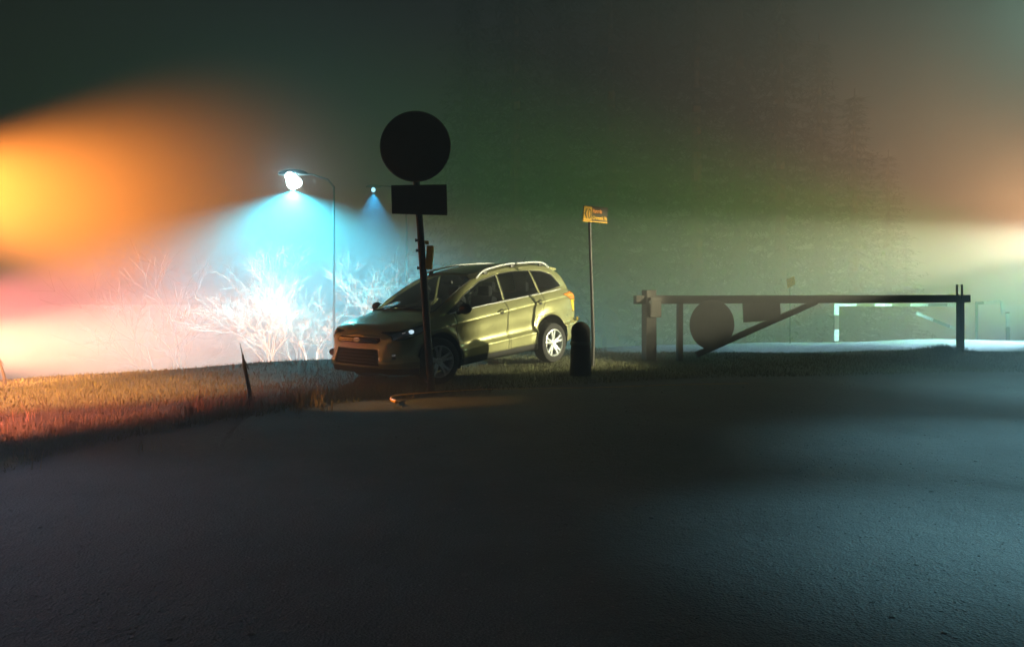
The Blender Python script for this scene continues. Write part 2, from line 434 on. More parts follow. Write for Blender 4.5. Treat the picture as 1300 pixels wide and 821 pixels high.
def outline_of(bm):
    loops = []; es = {e for e in bm.edges if len(e.link_faces) == 1}
    while es:
        e = es.pop(); v0, v = e.verts; pts = [v0.co.copy(), v.co.copy()]; start = v0
        while v is not start:
            nx = next((x for x in v.link_edges if x in es), None)
            if nx is None: break
            es.discard(nx); v = nx.other_vert(v); pts.append(v.co.copy())
        if (pts[0] - pts[-1]).length < 1e-5: pts.pop()
        q = [pts[0]]
        for p in pts[1:]:
            if (p - q[-1]).length > .004: q.append(p)
        if len(q) > 3: loops.append(q)
    return loops
def build_car():
    root = empty('parked_car', (CAR['x'], CAR['y'], CAR['z']))
    c, s = math.cos(CAR['yaw']), math.sin(CAR['yaw']); cp, sp = math.cos(CAR['pitch']), math.sin(CAR['pitch'])
    # car axes: u to the rear, v to its left side (towards the camera's right), w up
    U = Vector((c * cp, s * cp, sp)); V = Vector((s, -c, 0)); W = Vector((-sp * c, -sp * s, cp))
    B = Matrix((U, V, W)).transposed()       # left-handed, so mirror into mesh data and keep the root a pure rotation
    # local frame of the root: X = u, Y = -v, Z = w
    Rm = Matrix((U, -V, W)).transposed()
    root.rotation_euler = Rm.to_euler()
    F = Matrix.Translation((-2.26, 0, 0)) @ Matrix.Diagonal((1, -1, 1, 1))
    def put(name, bm, m, parent=root, smooth=True, auto=35):
        bmesh.ops.transform(bm, matrix=F, verts=bm.verts[:])
        if smooth: return link(name, bm, m, parent, True, auto)
        return link(name, bm, m, parent)
    def seam(name, pb, rad, m, parent, zoff=0):
        b = bmesh.new()
        for lp in outline_of(pb): add_tube(b, lp, rad, 5, closed=True)
        return put(name, b, m, parent)
    sh = car_shell()
    side = {1: lambda q: q.y > .5, -1: lambda q: q.y < -.5}
    # wheel arch openings
    for h in HUBS:
        poly = [(h + AR * math.cos(a), HUBW + AR * math.sin(a)) for a in np.linspace(0, 2 * math.pi, 40, endpoint=False)]
        poly = [p for p in poly if p[1] > .05]
        for sg in (1, -1):
            p = carve(sh, poly, (lambda q: q.y > .55) if sg > 0 else (lambda q: q.y < -.55)); p.free()
    # greenhouse openings
    DLO = lambda u: pchip(ST[:, 0], ST[:, 3], u) + .012
    def rf(u): return pchip(ST[:, 0], ST[:, 5], u)
    glasses = []
    for sg in (1, -1):
        pr = (lambda q: q.y > .5 and q.z > .99) if sg > 0 else (lambda q: q.y < -.5 and q.z > .99)
        w1 = [(1.13, DLO(1.13)), (2.42, DLO(2.42)), (2.42, 1.535), (2.0, 1.465), (1.60, 1.29)]
        w2 = [(2.47, DLO(2.47)), (3.36, DLO(3.36)), (3.28, 1.56), (2.85, 1.57), (2.47, 1.545)]
        w3 = [(3.42, DLO(3.42)), (4.03, 1.25), (3.90, 1.45), (3.66, 1.53), (3.34, 1.56)]
        for nm, pl, mt in (('side_window', w1, M_glass), ('side_window', w2, M_privacy), ('side_window', w3, M_privacy)):
            glasses.append((nm, carve(sh, pl, pr), mt))
    ws = carve(sh, [(-.66, 1.20), (.66, 1.20), (.74, 1.40), (.73, 1.97), (.55, 2.03), (-.55, 2.03), (-.73, 1.97), (-.74, 1.40)][::-1] and
               [(.94, -.70), (.94, .70), (1.86, .64), (1.94, .47), (1.94, -.47), (1.86, -.64)], lambda q: q.z > 1.02, axis=2)
    glasses.append(('windshield', ws, M_glass))
    rw = carve(sh, [(4.16, -.50), (4.16, .50), (4.36, .58), (4.36, -.58)], lambda q: q.z > 1.1, axis=2)
    glasses.append(('rear_window', rw, M_privacy))
    sr = carve(sh, [(2.0, -.47), (2.0, .47), (3.75, .44), (3.75, -.44)], lambda q: q.z > 1.4, axis=2)
    glasses.append(('roof_panel', sr, M_roof))
    # lamps, grille
    lamps = []
    for sg in (1, -1):
        hl = carve(sh, [(.14, .735), (.30, .735), (.52, .80), (.70, .905), (.66, .925), (.40, .885), (.16, .84)],
                   (lambda q: q.y > .45 and q.z < .95) if sg > 0 else (lambda q: q.y < -.45 and q.z < .95))
        lamps.append(('headlight', hl, M_chrome))
        for pl_, mt_ in (([(3.94, 1.10), (4.20, .99), (4.52, .99), (4.48, 1.09), (4.30, 1.145)], M_amber), ([(4.20, .985), (4.30, .76), (4.49, .76), (4.52, .985)], M_yellow)):
            tl = carve(sh, pl_, (lambda q: q.y > .40) if sg > 0 else (lambda q: q.y < -.40))
            lamps.append(('taillight', tl, mt_))
    gl1 = carve(sh, [(-.44, .68), (.44, .68), (.50, .73), (.46, .77), (-.46, .77), (-.50, .73)], lambda q: q.x < .3, axis=0)
    gl2 = carve(sh, [(-.52, .36), (.52, .36), (.46, .60), (-.46, .60)], lambda q: q.x < .3, axis=0)
    # doors
    doors = []
    for sg in (1, -1):
        pr = (lambda q: q.y > .6 and q.z < 1.2) if sg > 0 else (lambda q: q.y < -.6 and q.z < 1.2)
        d1 = carve(sh, [(1.33, .33), (2.40, .33), (2.44, .70), (2.44, DLO(2.44) - .02), (1.27, DLO(1.27) - .02), (1.24, .80), (1.32,.36)], pr)
        d2 = carve(sh, [(2.46, .33), (3.06, .33), (3.22, .78), (2.46, .78)], pr)
        d3 = carve(sh, [(2.46, .78), (3.38, .78), (3.42, DLO(3.42) - .02), (2.46, DLO(2.46) - .02)], pr)
        tm = bpy.data.meshes.new('t'); d3.to_mesh(tm); d2.from_mesh(tm); d3.free(); bpy.data.meshes.remove(tm)
        bmesh.ops.remove_doubles(d2, verts=d2.verts[:], dist=1e-4)
        doors += [(d1, sg, 2.28, .955), (d2, sg, 3.28, 1.02)]
    sills = [carve(sh, [(1.27, .15), (3.18, .15), (3.18, .318), (1.27, .318)], side[sg]) for sg in (1, -1)]
    bp = carve(sh, [(4.15, .2), (4.6, .2), (4.6, .50), (4.15, .46)], lambda q: q.z < .6)
    bump_f = carve(sh, [(-.2, .15), (.48, .15), (.44, .30), (-.2, .345)], lambda q: q.z < .5)
    body = put('body', sh, M_paint, auto=30)
    so_ = body.modifiers.new('thick', 'SOLIDIFY'); so_.thickness = .012; so_.offset = -1
    for d, sg, hu, hw in doors:
        sm = seam('panel_gap', d, .0045, M_seam, None)
        dd = put('door', d, M_paint); sm.parent = dd
        b = bmesh.new()
        y = sg * (.925 - .012)
        add_tube(b, [(hu - .09, y, hw), (hu - .08, y + sg * .035, hw + .004), (hu + .08, y + sg * .035, hw + .016), (hu + .10, y, hw + .016)], .014, 8)
        put('handle', b, M_paint, dd)
        b = bmesh.new(); add_lathe(b, [(0, .0), (.045, .0), (.045, .006), (0, .006)], 16, Matrix.Translation((hu, y + sg * .004, hw - .004)) @ Matrix.Rotation(R(-90 * sg), 4, 'X'))
        put('handle_recess', b, M_seam, dd)
    for nm, g_, mt in glasses:
        sm = seam('window_seal', g_, .010 if nm != 'windshield' else .008, M_blackpl, None); o = put(nm, g_, mt); sm.parent = o
    for sl in sills: put('sill', sl, M_blackpl)
    put('rear_bumper_skirt', bp, M_blackpl); put('front_bumper_skirt', bump_f, M_blackpl)
    for nm, l, mt in lamps:
        sm = seam('lamp_seal', l, .005, M_seam, None)
        if nm == 'headlight':
            cen = sum((v.co for v in l.verts), Vector()) / max(1, len(l.verts))
            cover = l.copy()
            for v in l.verts: v.co += (Vector((.5, 0, .7)) - v.co).normalized() * .03
            o = put(nm, l, M_chrome); put('lens', cover, M_lens, o)
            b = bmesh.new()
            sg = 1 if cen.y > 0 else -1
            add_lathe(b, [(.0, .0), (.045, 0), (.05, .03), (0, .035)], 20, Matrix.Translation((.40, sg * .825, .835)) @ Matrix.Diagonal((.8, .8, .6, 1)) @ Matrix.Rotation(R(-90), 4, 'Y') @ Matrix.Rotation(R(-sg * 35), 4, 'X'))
            put('projector', b, M_glint, o)
        else:
            o = put(nm, l, mt)
        sm.parent = o
    for g_ in (gl1, gl2):
        ys = [v.co.y for v in g_.verts]; zs = [v.co.z for v in g_.verts]; z0, z1 = min(zs), max(zs)
        vv = [v.co.copy() for v in g_.verts]
        for v in g_.verts: v.co.x += .02
        sm = seam('grille_frame', g_, .008, M_chrome if z0 > .6 else M_blackpl, None)
        o = put('grille', g_, M_seam); sm.parent = o
        b = bmesh.new(); nb = 2 if z0 > .6 else 4
        for k in range(nb):
            z = z0 + (z1 - z0) * (k + 1) / (nb + 1)
            pts = []
            for yy in np.linspace(-.44, .44, 15):
                xx = min((p.x for p in vv if abs(p.y - yy) < .07 and abs(p.z - z) < .06), default=.05); pts.append((xx + .004, yy, z))
            add_tube(b, pts, .010 if z0 > .6 else .009, 6)
        put('grille_bars', b, M_chrome if z0 > .6 else M_blackpl, o)
    # tail lamp inner colours, bumper reflectors
    for sg in (1, -1):
        b = bmesh.new(); add_box(b, (4.40, sg * .855, .62), (.15, .03, .07), Matrix.Rotation(R(sg * -34), 3, 'Z'), .008); put('reflector', b, M_yellow)
        b = bmesh.new(); add_tube(b, [(.15, sg * .735, .50), (.11, sg * .70, .50)], [.05, .055], 18); put('fog_lamp', b, M_chrome)
        # exhaust-side vents behind the front wheels
        b = bmesh.new(); add_box(b, (1.12, sg * .924, .855), (.11, .012, .032), Matrix.Rotation(R(-5), 3, 'Y'), .005); o = put('fender_vent', b, M_chrome)
        b = bmesh.new()
        for k in range(3): add_box(b, (1.085 + .034 * k, sg * .932, .853), (.022, .004, .018))
        put('vent_slot', b, M_seam, o, False)
        # roof rails on three feet
        b = bmesh.new(); pts = []
        for uu in np.linspace(1.98, 3.98, 26):
            e = min(1, (uu - 1.98) / .22, (3.98 - uu) / .22); e = math.sin(max(e, 0) * math.pi / 2)
            pts.append((uu, sg * (float(pchip(ST[:, 0], ST[:, 6], uu)) - .01), float(rf(uu)) + .012 + .062 * e))
        add_tube(b, pts, .017, 8); r_ = put('roof_rail', b, M_rail)
        for k in (3, 12, 22):
            b = bmesh.new(); add_box(b, (pts[k][0], pts[k][1], pts[k][2] - .035), (.09, .03, .06), None, .008); put('rail_foot', b, M_blackpl, r_)
        # door mirror
        mo = None
        b = bmesh.new()
        bmesh.ops.create_uvsphere(b, u_segments=20, v_segments=12, radius=1)
        for v in b.verts:
            v.co.x = v.co.x * .075 * (1 if v.co.x < 0 else .55); v.co.y *= .125; v.co.z *= .082
            v.co.z += .02 * v.co.y * sg
        bmesh.ops.translate(b, verts=b.verts[:], vec=(1.32, sg * 1.035, 1.085)); mo = put('door_mirror', b, M_blackpl)
        b = bmesh.new(); add_tube(b, [(1.32, sg * .87, 1.025), (1.32, sg * .96, 1.045)], [.035, .028], 8); put('mirror_arm', b, M_blackpl, mo)
        b = bmesh.new(); add_lathe(b, [(0, 0), (.9, 0), (.9, .1), (0, .1)], 20, Matrix.Translation((1.36, sg * 1.035, 1.085)) @ Matrix.Diagonal((.05, .11, .065, 1)) @ Matrix.Rotation(R(90), 4, 'Y')); put('mirror_glass', b, M_chrome, mo)
        # bright strip under the windows
        b = bmesh.new(); pts = [(uu, sg * (float(pchip(ST[:, 0], ST[:, 4], uu)) + .008), float(DLO(uu)) - .014) for uu in np.linspace(1.18, 3.98, 32)]
        add_tube(b, pts, .009, 6); put('window_trim', b, M_rail)
        # inner wheel wells
        for h in HUBS:
            b = bmesh.new()
            a = np.linspace(R(-25), R(205), 18)
            r1 = [b.verts.new((h + AR * math.cos(t), sg * .915, HUBW + AR * math.sin(t))) for t in a]
            r2 = [b.verts.new((h + AR * math.cos(t), sg * .55, HUBW + AR * math.sin(t))) for t in a]
            for i in range(17): b.faces.new((r1[i], r1[i + 1], r2[i + 1], r2[i]))
            b.faces.new(r2)
            put('wheel_well', b, M_seam, root, False)
    # spoiler, aerial, wipers, badge, plate
    b = bmesh.new(); v_ = []
    for yy in np.linspace(-.56, .56, 13):
        k = 1 - (yy / .56) ** 2 * .25
        v_.append([b.verts.new((4.02, yy, 1.645 - .06 * (yy / .56) ** 2)), b.verts.new((4.02 + .26 * k, yy, 1.61 - .06 * (yy / .56) ** 2)),
                   b.verts.new((4.02 + .25 * k, yy, 1.585 - .06 * (yy / .56) ** 2)), b.verts.new((4.04, yy, 1.56 - .06 * (yy / .56) ** 2))])
    for i in range(12):
        for k in range(4): b.faces.new((v_[i][k], v_[i][(k + 1) % 4], v_[i + 1][(k + 1) % 4], v_[i + 1][k]))
    b.faces.new(v_[0]); b.faces.new(v_[-1][::-1]); put('rear_spoiler', b, M_paint)
    b = bmesh.new(); add_tube(b, [(3.9, 0, 1.62), (3.98, 0, 1.72), (4.06, 0, 1.80)], [.012, .005, .003], 6); put('aerial', b, M_blackpl)
    for y0 in (.05, -.5):
        b = bmesh.new(); add_tube(b, [(.94, y0, 1.10), (.98, y0 + .25, 1.135), (1.0, y0 + .52, 1.135)], .009, 6); put('wiper', b, M_blackpl)
    b = bmesh.new(); add_lathe(b, [(0, 0), (.075, 0), (.078, .012), (0, .014)], 24, Matrix.Translation((.055, 0, .725)) @ Matrix.Rotation(R(-90), 4, 'Y') @ Matrix.Diagonal((.5, 1, 1, 1))); put('badge', b, M_chrome)
    # floor, dashboard, seats
    b = bmesh.new(); add_box(b, (2.35, 0, .27), (3.6, 1.5, .06)); put('underbody', b, M_seam, root, False)
    b = bmesh.new(); add_box(b, (1.32, 0, .86), (.42, 1.56, .26), Matrix.Rotation(R(6), 3, 'Y'), .04); put('dashboard', b, M_seat)
    for (su, sv, wd) in ((2.30, .36, .50), (2.30, -.36, .50), (3.22, 0, 1.25)):
        b = bmesh.new(); add_box(b, (su - .22, sv, .58), (.52, wd, .16), None, .05); add_box(b, (su + .10, sv, .88), (.16, wd, .62), Matrix.Rotation(R(14), 3, 'Y'), .06)
        se = put('seat', b, M_seat)
        for hv in ((sv,) if wd < 1 else (-.4, .4)):
            b = bmesh.new(); add_box(b, (su + .20, hv, 1.27), (.10, .26, .18), None, .045); put('headrest', b, M_seat, se)
    b = bmesh.new(); add_lathe(b, [(.185 + .016 * math.cos(a), .016 * math.sin(a)) for a in np.linspace(0, 2 * math.pi, 8, endpoint=False)], 24,
                               Matrix.Translation((1.80, .36, 1.0)) @ Matrix.Rotation(R(-65), 4, 'Y'), closed=True); put('steering_wheel', b, M_seat)
    b = bmesh.new(); add_box(b, (1.98, 0, 1.45), (.03, .22, .06), None, .01); put('rear_view_mirror', b, M_blackpl)
    # wheels
    def wheel(h, sg, steer):
        we = bpy.data.objects.new('wheel', None); COL.objects.link(we); we.parent = root; we.empty_display_size = .1
        we.location = (h - 2.26 + (.06 if h > 2 else 0), -sg * .80, HUBW - (.08 if h > 2 else .01)); we.rotation_euler = (0, 0, R(steer))
        def pw(name, bm, m, auto=35):
            bmesh.ops.transform(bm, matrix=Matrix.Diagonal((1, -sg, 1, 1)), verts=bm.verts[:]); return link(name, bm, m, we, True, auto)
        AX = Matrix.Rotation(R(-90), 4, 'X')       # lathe axis -> +y (outboard)
        b = bmesh.new()
        add_lathe(b, [(.232, -.10), (.29, -.115), (.335, -.105), (.348, -.075), (.350, 0), (.348, .075), (.335, .105), (.29, .118), (.240, .105), (.232, .08)], 56, AX, closed=True)
        pw('tyre', b, M_tyre)
        b = bmesh.new()
        add_lathe(b, [(.236, .100), (.240, .108), (.230, .110), (.215, .085), (.205, .02), (.205, -.09), (.22, -.09), (.236, -.09)], 48, AX, closed=True)
        for k in range(5):
            a0 = math.radians(90 + 72 * k)
            for off in (-.16, .16):
                # each spoke is a pair of blades meeting at the hub
                pts = [(.045, off * .10, .082), (.13, off * .14, .094), (.218, off * .27, .098)]
                for (r0, s0, z0), (r1, s1, z1) in zip(pts, pts[1:]):
                    w0 = .017; w1 = .020
                    cs = []
                    for r_, s_, z_, w_ in ((r0, s0, z0, w0), (r1, s1, z1, w1)):
                        for dw in (-w_, w_):
                            x_ = r_ * math.cos(a0) - (s_ + dw) * math.sin(a0); y_ = r_ * math.sin(a0) + (s_ + dw) * math.cos(a0)
                            cs.append((x_, z_, y_)); cs.append((x_, z_ - .03, y_))
                    vv = [b.verts.new(q) for q in cs]
                    for q in ((0, 2, 6, 4), (1, 5, 7, 3), (0, 4, 5, 1), (2, 3, 7, 6), (0, 1, 3, 2), (4, 6, 7, 5)): b.faces.new([vv[i] for i in q])
        add_lathe(b, [(0, .09), (.034, .092), (.058, .080), (.060, .04), (0, .04)], 24, AX)
        rm = pw('rim', b, M_rim, 30)
        b = bmesh.new(); add_lathe(b, [(0, .030), (.150, .030), (.150, .012), (0, .012)], 32, AX); pw('brake_disc', b, M_steel)
    wheel(HUBS[0], 1, -14); wheel(HUBS[0], -1, -14); wheel(HUBS[1], 1, 0); wheel(HUBS[1], -1, 0)
    tag(root, 'gold-green hatchback SUV with silver roof rails parked on the dark grass', 'car')
build_car()

# ------------------------------------------------------------------ sign post leaning in front of the car
def sign_assembly():
    D = 10.3
    foot = px(549, 492, D); foot.z = tz(foot.x, foot.y)
    root = empty('sign_post', foot); L = lambda p: p - foot
    top = px(526, 196, D)
    b = bmesh.new(); base = foot.copy(); base.z -= .1
    add_tube(b, [L(base), L(px(541, 400, D)), L(px(533.5, 290, D)), L(top)], [.052, .048, .045, .043], 14); link('pole', b, M_signback, root, True, 40)
    tilt = Matrix.Rotation(R(4.5), 4, 'Y').to_3x3()
    b = bmesh.new(); ln = px(533, 255, D)
    add_prism(b, [(-.355, -.175), (.365, -.195), (.355, .205), (-.365, .195)], .02, Matrix.Translation(L(ln + Vector((0, -.06, 0)))) @ UPX)
    pl = link('sign_plate', b, M_signback, root)
    b = bmesh.new()
    for dz in (-.1, .1): add_box(b, L(ln + Vector((0, -.045, dz))), (.5, .02, .035))
    link('bracket', b, M_steel, pl)
    b = bmesh.new(); cc = px(528, 187, D)
    add_lathe(b, [(0, -.008), (.45, -.008), (.46, 0), (.45, .008), (0, .008)], 56, Matrix.Translation(L(cc + Vector((0, -.06, 0)))) @ UPX)
    rp = link('round_sign_plate', b, M_signback, root, True, 40)
    b = bmesh.new(); add_lathe(b, [(.452 + .011 * math.cos(a), .011 * math.sin(a)) for a in np.linspace(0, 2 * math.pi, 8, endpoint=False)], 64, Matrix.Translation(L(cc + Vector((0, -.06, 0)))) @ UPX, closed=True)
    link('rim', b, M_steel, rp, True, 60)
    # yellow box on the right of the pole
    b = bmesh.new(); add_box(b, L(px(545.5, 327, D)), (.085, .14, .31), tilt, .01); yb = link('yellow_box', b, M_boxyel, root)
    b = bmesh.new(); add_box(b, L(px(542, 308, D)), (.05, .05, .05), tilt, .01); add_tube(b, [L(px(531, 307, D)), L(px(543, 307, D))], .018, 8); link('bracket', b, M_boxyel, yb)
    for yy in (305, 318, 340):
        b = bmesh.new(); xx = 530.5 + (yy - 305) * .075
        add_tube(b, [L(px(xx + 2, yy, D)), L(px(xx - 3.2, yy, D))], [.016, .016], 8); add_tube(b, [L(px(xx - 2, yy, D)), L(px(xx - 3.5, yy, D))], .024, 6)
        link('bolt', b, M_signback, root)
    tag(root, 'leaning dark sign post with a black board and small yellow box before the car', 'sign post')
sign_assembly()

# ------------------------------------------------------------------ small yellow way sign on the thin pole
def yellow_sign():
    D = 13.2
    foot = px(752, 466, D); foot.z = tz(foot.x, foot.y); root = empty('way_sign', foot); L = lambda p: p - foot
    b = bmesh.new(); add_tube(b, [L(foot - Vector((0, 0, .1))), L(px(753, 430, D)), L(px(751.5, 380, D)), L(px(749.5, 320, D)), L(px(748, 268, D))], [.032, .030, .028, .026, .026], 10)
    link('pole', b, M_signback, root, True, 40)
    # plate with a frame; slightly tilted
    c = px(755.3, 272.5, D) + Vector((0, -.05, 0)); Mx = Matrix.Translation(L(c)) @ Matrix.Rotation(R(18), 4, 'Z') @ Matrix.Rotation(R(3), 4, 'Y') @ UPX
    b = bmesh.new(); add_prism(b, [(-.222, -.13), (.222, -.13), (.222, .13), (-.222, .13)], .012, Mx); pl = link('sign_plate', b, M_sigdark, root)
    def rect(bm, x0, y0, x1, y1, d=.005, z=.0):
        add_prism(bm, [(x0, y0), (x1, y0), (x1, y1), (x0, y1)], d, Mx @ Matrix.Translation((0, 0, .0095 + z)))
    b = bmesh.new(); rect(b, -.222, -.135, .222, -.118, .012)
    link('lower_edge', b, M_sigyel, pl)
    b = bmesh.new(); rect(b, -.212, -.108, -.068, .118); link('symbol_panel', b, M_sigyel, pl)
    b = bmesh.new()   # left bracket-like mark and oval on the symbol panel
    add_prism(b, [(-.200, .005), (-.165, .085), (-.150, .085), (-.176, .005), (-.150, -.08), (-.165, -.08)], .004, Mx @ Matrix.Translation((0, 0, .0145)))
    for a in range(14):
        t0 = 2 * math.pi * a / 14; t1 = 2 * math.pi * (a + 1) / 14
        add_prism(b, [(-.108 + r * k, r2) for r, k, r2 in ((math.cos(t0), .030, .085 * math.sin(t0)), (math.cos(t1), .030, .085 * math.sin(t1)), (math.cos(t1), .018, .066 * math.sin(t1)), (math.cos(t0), .018, .066 * math.sin(t0)))], .004, Mx @ Matrix.Translation((0, 0, .0145)))
    link('symbols', b, M_sigdark, pl)
    # two lines of lettering as they read in the photograph
    for body, y, sz, mm in (('Parcela', .02, .095, M_sigor), ('Ciernusk Pa', -.085, .080, M_sigyel)):
        cu = bpy.data.curves.new('lettering', 'FONT'); cu.body = body; cu.size = sz; cu.extrude = .002; cu.offset = .0035
        cu.align_x = 'LEFT'
        tmp = bpy.data.objects.new('tmp', cu); COL.objects.link(tmp)
        dg = bpy.context.evaluated_depsgraph_get(); me = bpy.data.meshes.new_from_object(tmp.evaluated_get(dg)); bpy.data.objects.remove(tmp)
        wdt = max(v.co.x for v in me.vertices) or 1
        tw = .17 if mm is M_sigor else .262
        me.transform(Mx @ Matrix.Translation((-.052, y, .010)) @ Matrix.Diagonal((tw / wdt, 1, 1, 1)))
        me.materials.clear(); me.materials.append(mm)
        o = bpy.data.objects.new('lettering', me); COL.objects.link(o); o.parent = pl
    tag(root, 'small yellow sign with two lines of lettering on a thin bent pole', 'sign')
yellow_sign()

# ------------------------------------------------------------------ dark round-topped bollard behind the car's tail
def bollard():
    D = 12.2; p = px(737, 0, D); z = tz(p.x, D); root = empty('bollard', (p.x, D, z))
    h = EYE - (408 - 365) / 1000 * D - z; r = .155
    prof = [(r * 1.08, -.1), (r * 1.06, .1), (r, .35), (r * .97, h - .20)]
    prof += [(r * .99 * math.cos(a), h - .17 + .17 * math.sin(a)) for a in np.linspace(0, math.pi / 2 - .05, 9)] + [(0, h)]
    b = bmesh.new(); add_lathe(b, prof, 28)
    for v in b.verts:
        v.co.x += .012 * noise.noise(v.co * 4); v.co.y += .012 * noise.noise(v.co * 4 + Vector((5, 0, 0)))
    link('post', b, M_wood, root, True, 50)
    b = bmesh.new(); add_lathe(b, [(r * 1.02, h - .36), (r * 1.035, h - .355), (r * 1.035, h - .31), (r * 1.02, h - .305)], 28, closed=True); link('band', b, M_steel, root, True, 40)
    tag(root, 'thick dark round-topped wooden bollard beside the rear wheel of the car', 'bollard')
bollard()

# ------------------------------------------------------------------ the timber barrier
def barrier():
    D0, D1 = 14.4, 16.2
    def at(x, y, off=0):
        t = (x - 824) / (1219 - 824); D = D0 + (D1 - D0) * t + off; return px(x, y, D)
    foot = at(824, 455); foot.z = tz(foot.x, foot.y); root = empty('road_barrier', foot); L = lambda p: p - foot
    def ground(x, off=0):
        p = at(x, 400, off); return Vector((p.x, p.y, tz(p.x, p.y)))
    d = (at(1219, 380) - at(824, 380)).normalized(); ang = math.atan2(d.y, d.x); RZ = Matrix.Rotation(ang, 3, 'Z')
    def post(name, x, ytop, sx, sy, m):
        g = ground(x); t = at(x, ytop); b = bmesh.new(); h = t.z - g.z + .15
        add_box(b, L(Vector((g.x, g.y, g.z - .15 + h / 2))), (sx, sy, h), RZ, .012)
        for v in b.verts: v.co += Vector((noise.noise(v.co * 3), noise.noise(v.co * 3 + Vector((9, 0, 0))), 0)) * .012
        return link(name, b, m, root)
    def beam_between(name, a, c, th, dp, m):
        b = bmesh.new(); v = c - a; l = v.length; X = v.normalized(); Y = Vector((-d.y, d.x, 0)); Z = X.cross(Y).normalized(); Y = Z.cross(X)
        rot = Matrix((X, Y, Z)).transposed()
        n = 24
        for k in range(4): pass
        bmesh.ops.create_cube(b, size=1)
        bmesh.ops.subdivide_edges(b, edges=[e for e in b.edges if abs((e.verts[0].co - e.verts[1].co).x) > .5], cuts=n, use_grid_fill=True)
        for q in b.verts:
            q.co = L(a + v * .5) + rot @ Vector((q.co.x * l, q.co.y * dp, q.co.z * th))
            q.co.z += .006 * noise.noise(Vector((q.co.x * 1.5, 0, 3)))
        return link(name, b, m, root)
    beam_between('beam', at(806, 380.5), at(1229, 379), .155, .13, M_wood)
    p1 = post('post', 824, 368, .20, .22, M_wood)
    g = at(831, 390, -.14); b = bmesh.new(); add_box(b, L(g), (.22, .12, .36), RZ, .015); link('hinge_box', b, M_wood, root)
    b = bmesh.new(); add_tube(b, [L(at(826, 383, -.3)), L(at(826, 383, .1))], .03, 10); link('hinge_pin', b, M_steel, root)
    post('post', 863, 375, .095, .10, M_wood)
    p3 = post('post', 1219, 375, .11, .12, M_wood)
    b = bmesh.new(); a0 = at(1218, 369); add_box(b, L(a0 + Vector((-.0, -.09, -.02))), (.035, .03, .30), RZ, .005); add_box(b, L(a0 + Vector((.0, .09, -.02))), (.035, .03, .30), RZ, .005)
    link('catch_fork', b, M_steel, root)
    beam_between('brace', at(884, 450), at(1036, 383), .105, .07, M_wood)
    cc = at(904, 412, -.11)
    b = bmesh.new(); add_lathe(b, [(0, -.006), (.455, -.006), (.463, 0), (.455, .006), (0, .006)], 56, Matrix.Translation(L(cc)) @ Matrix.Rotation(ang, 4, 'Z') @ UPX)
    rs = link('round_sign_plate', b, M_signback, root, True, 40)
    b = bmesh.new(); add_box(b, L(cc + Vector((0, .03, .33))), (.06, .05, .3), RZ); link('bracket', b, M_steel, rs)
    pc = at(967, 395.5, -.11); b = bmesh.new(); add_box(b, L(pc), (.80, .02, .36), RZ @ Matrix.Rotation(R(-3), 3, 'Y'), .004); link('sign_plate', b, M_signback, root)
    tag(root, 'long dark timber barrier with a hanging round plate and square plate', 'barrier')
barrier()

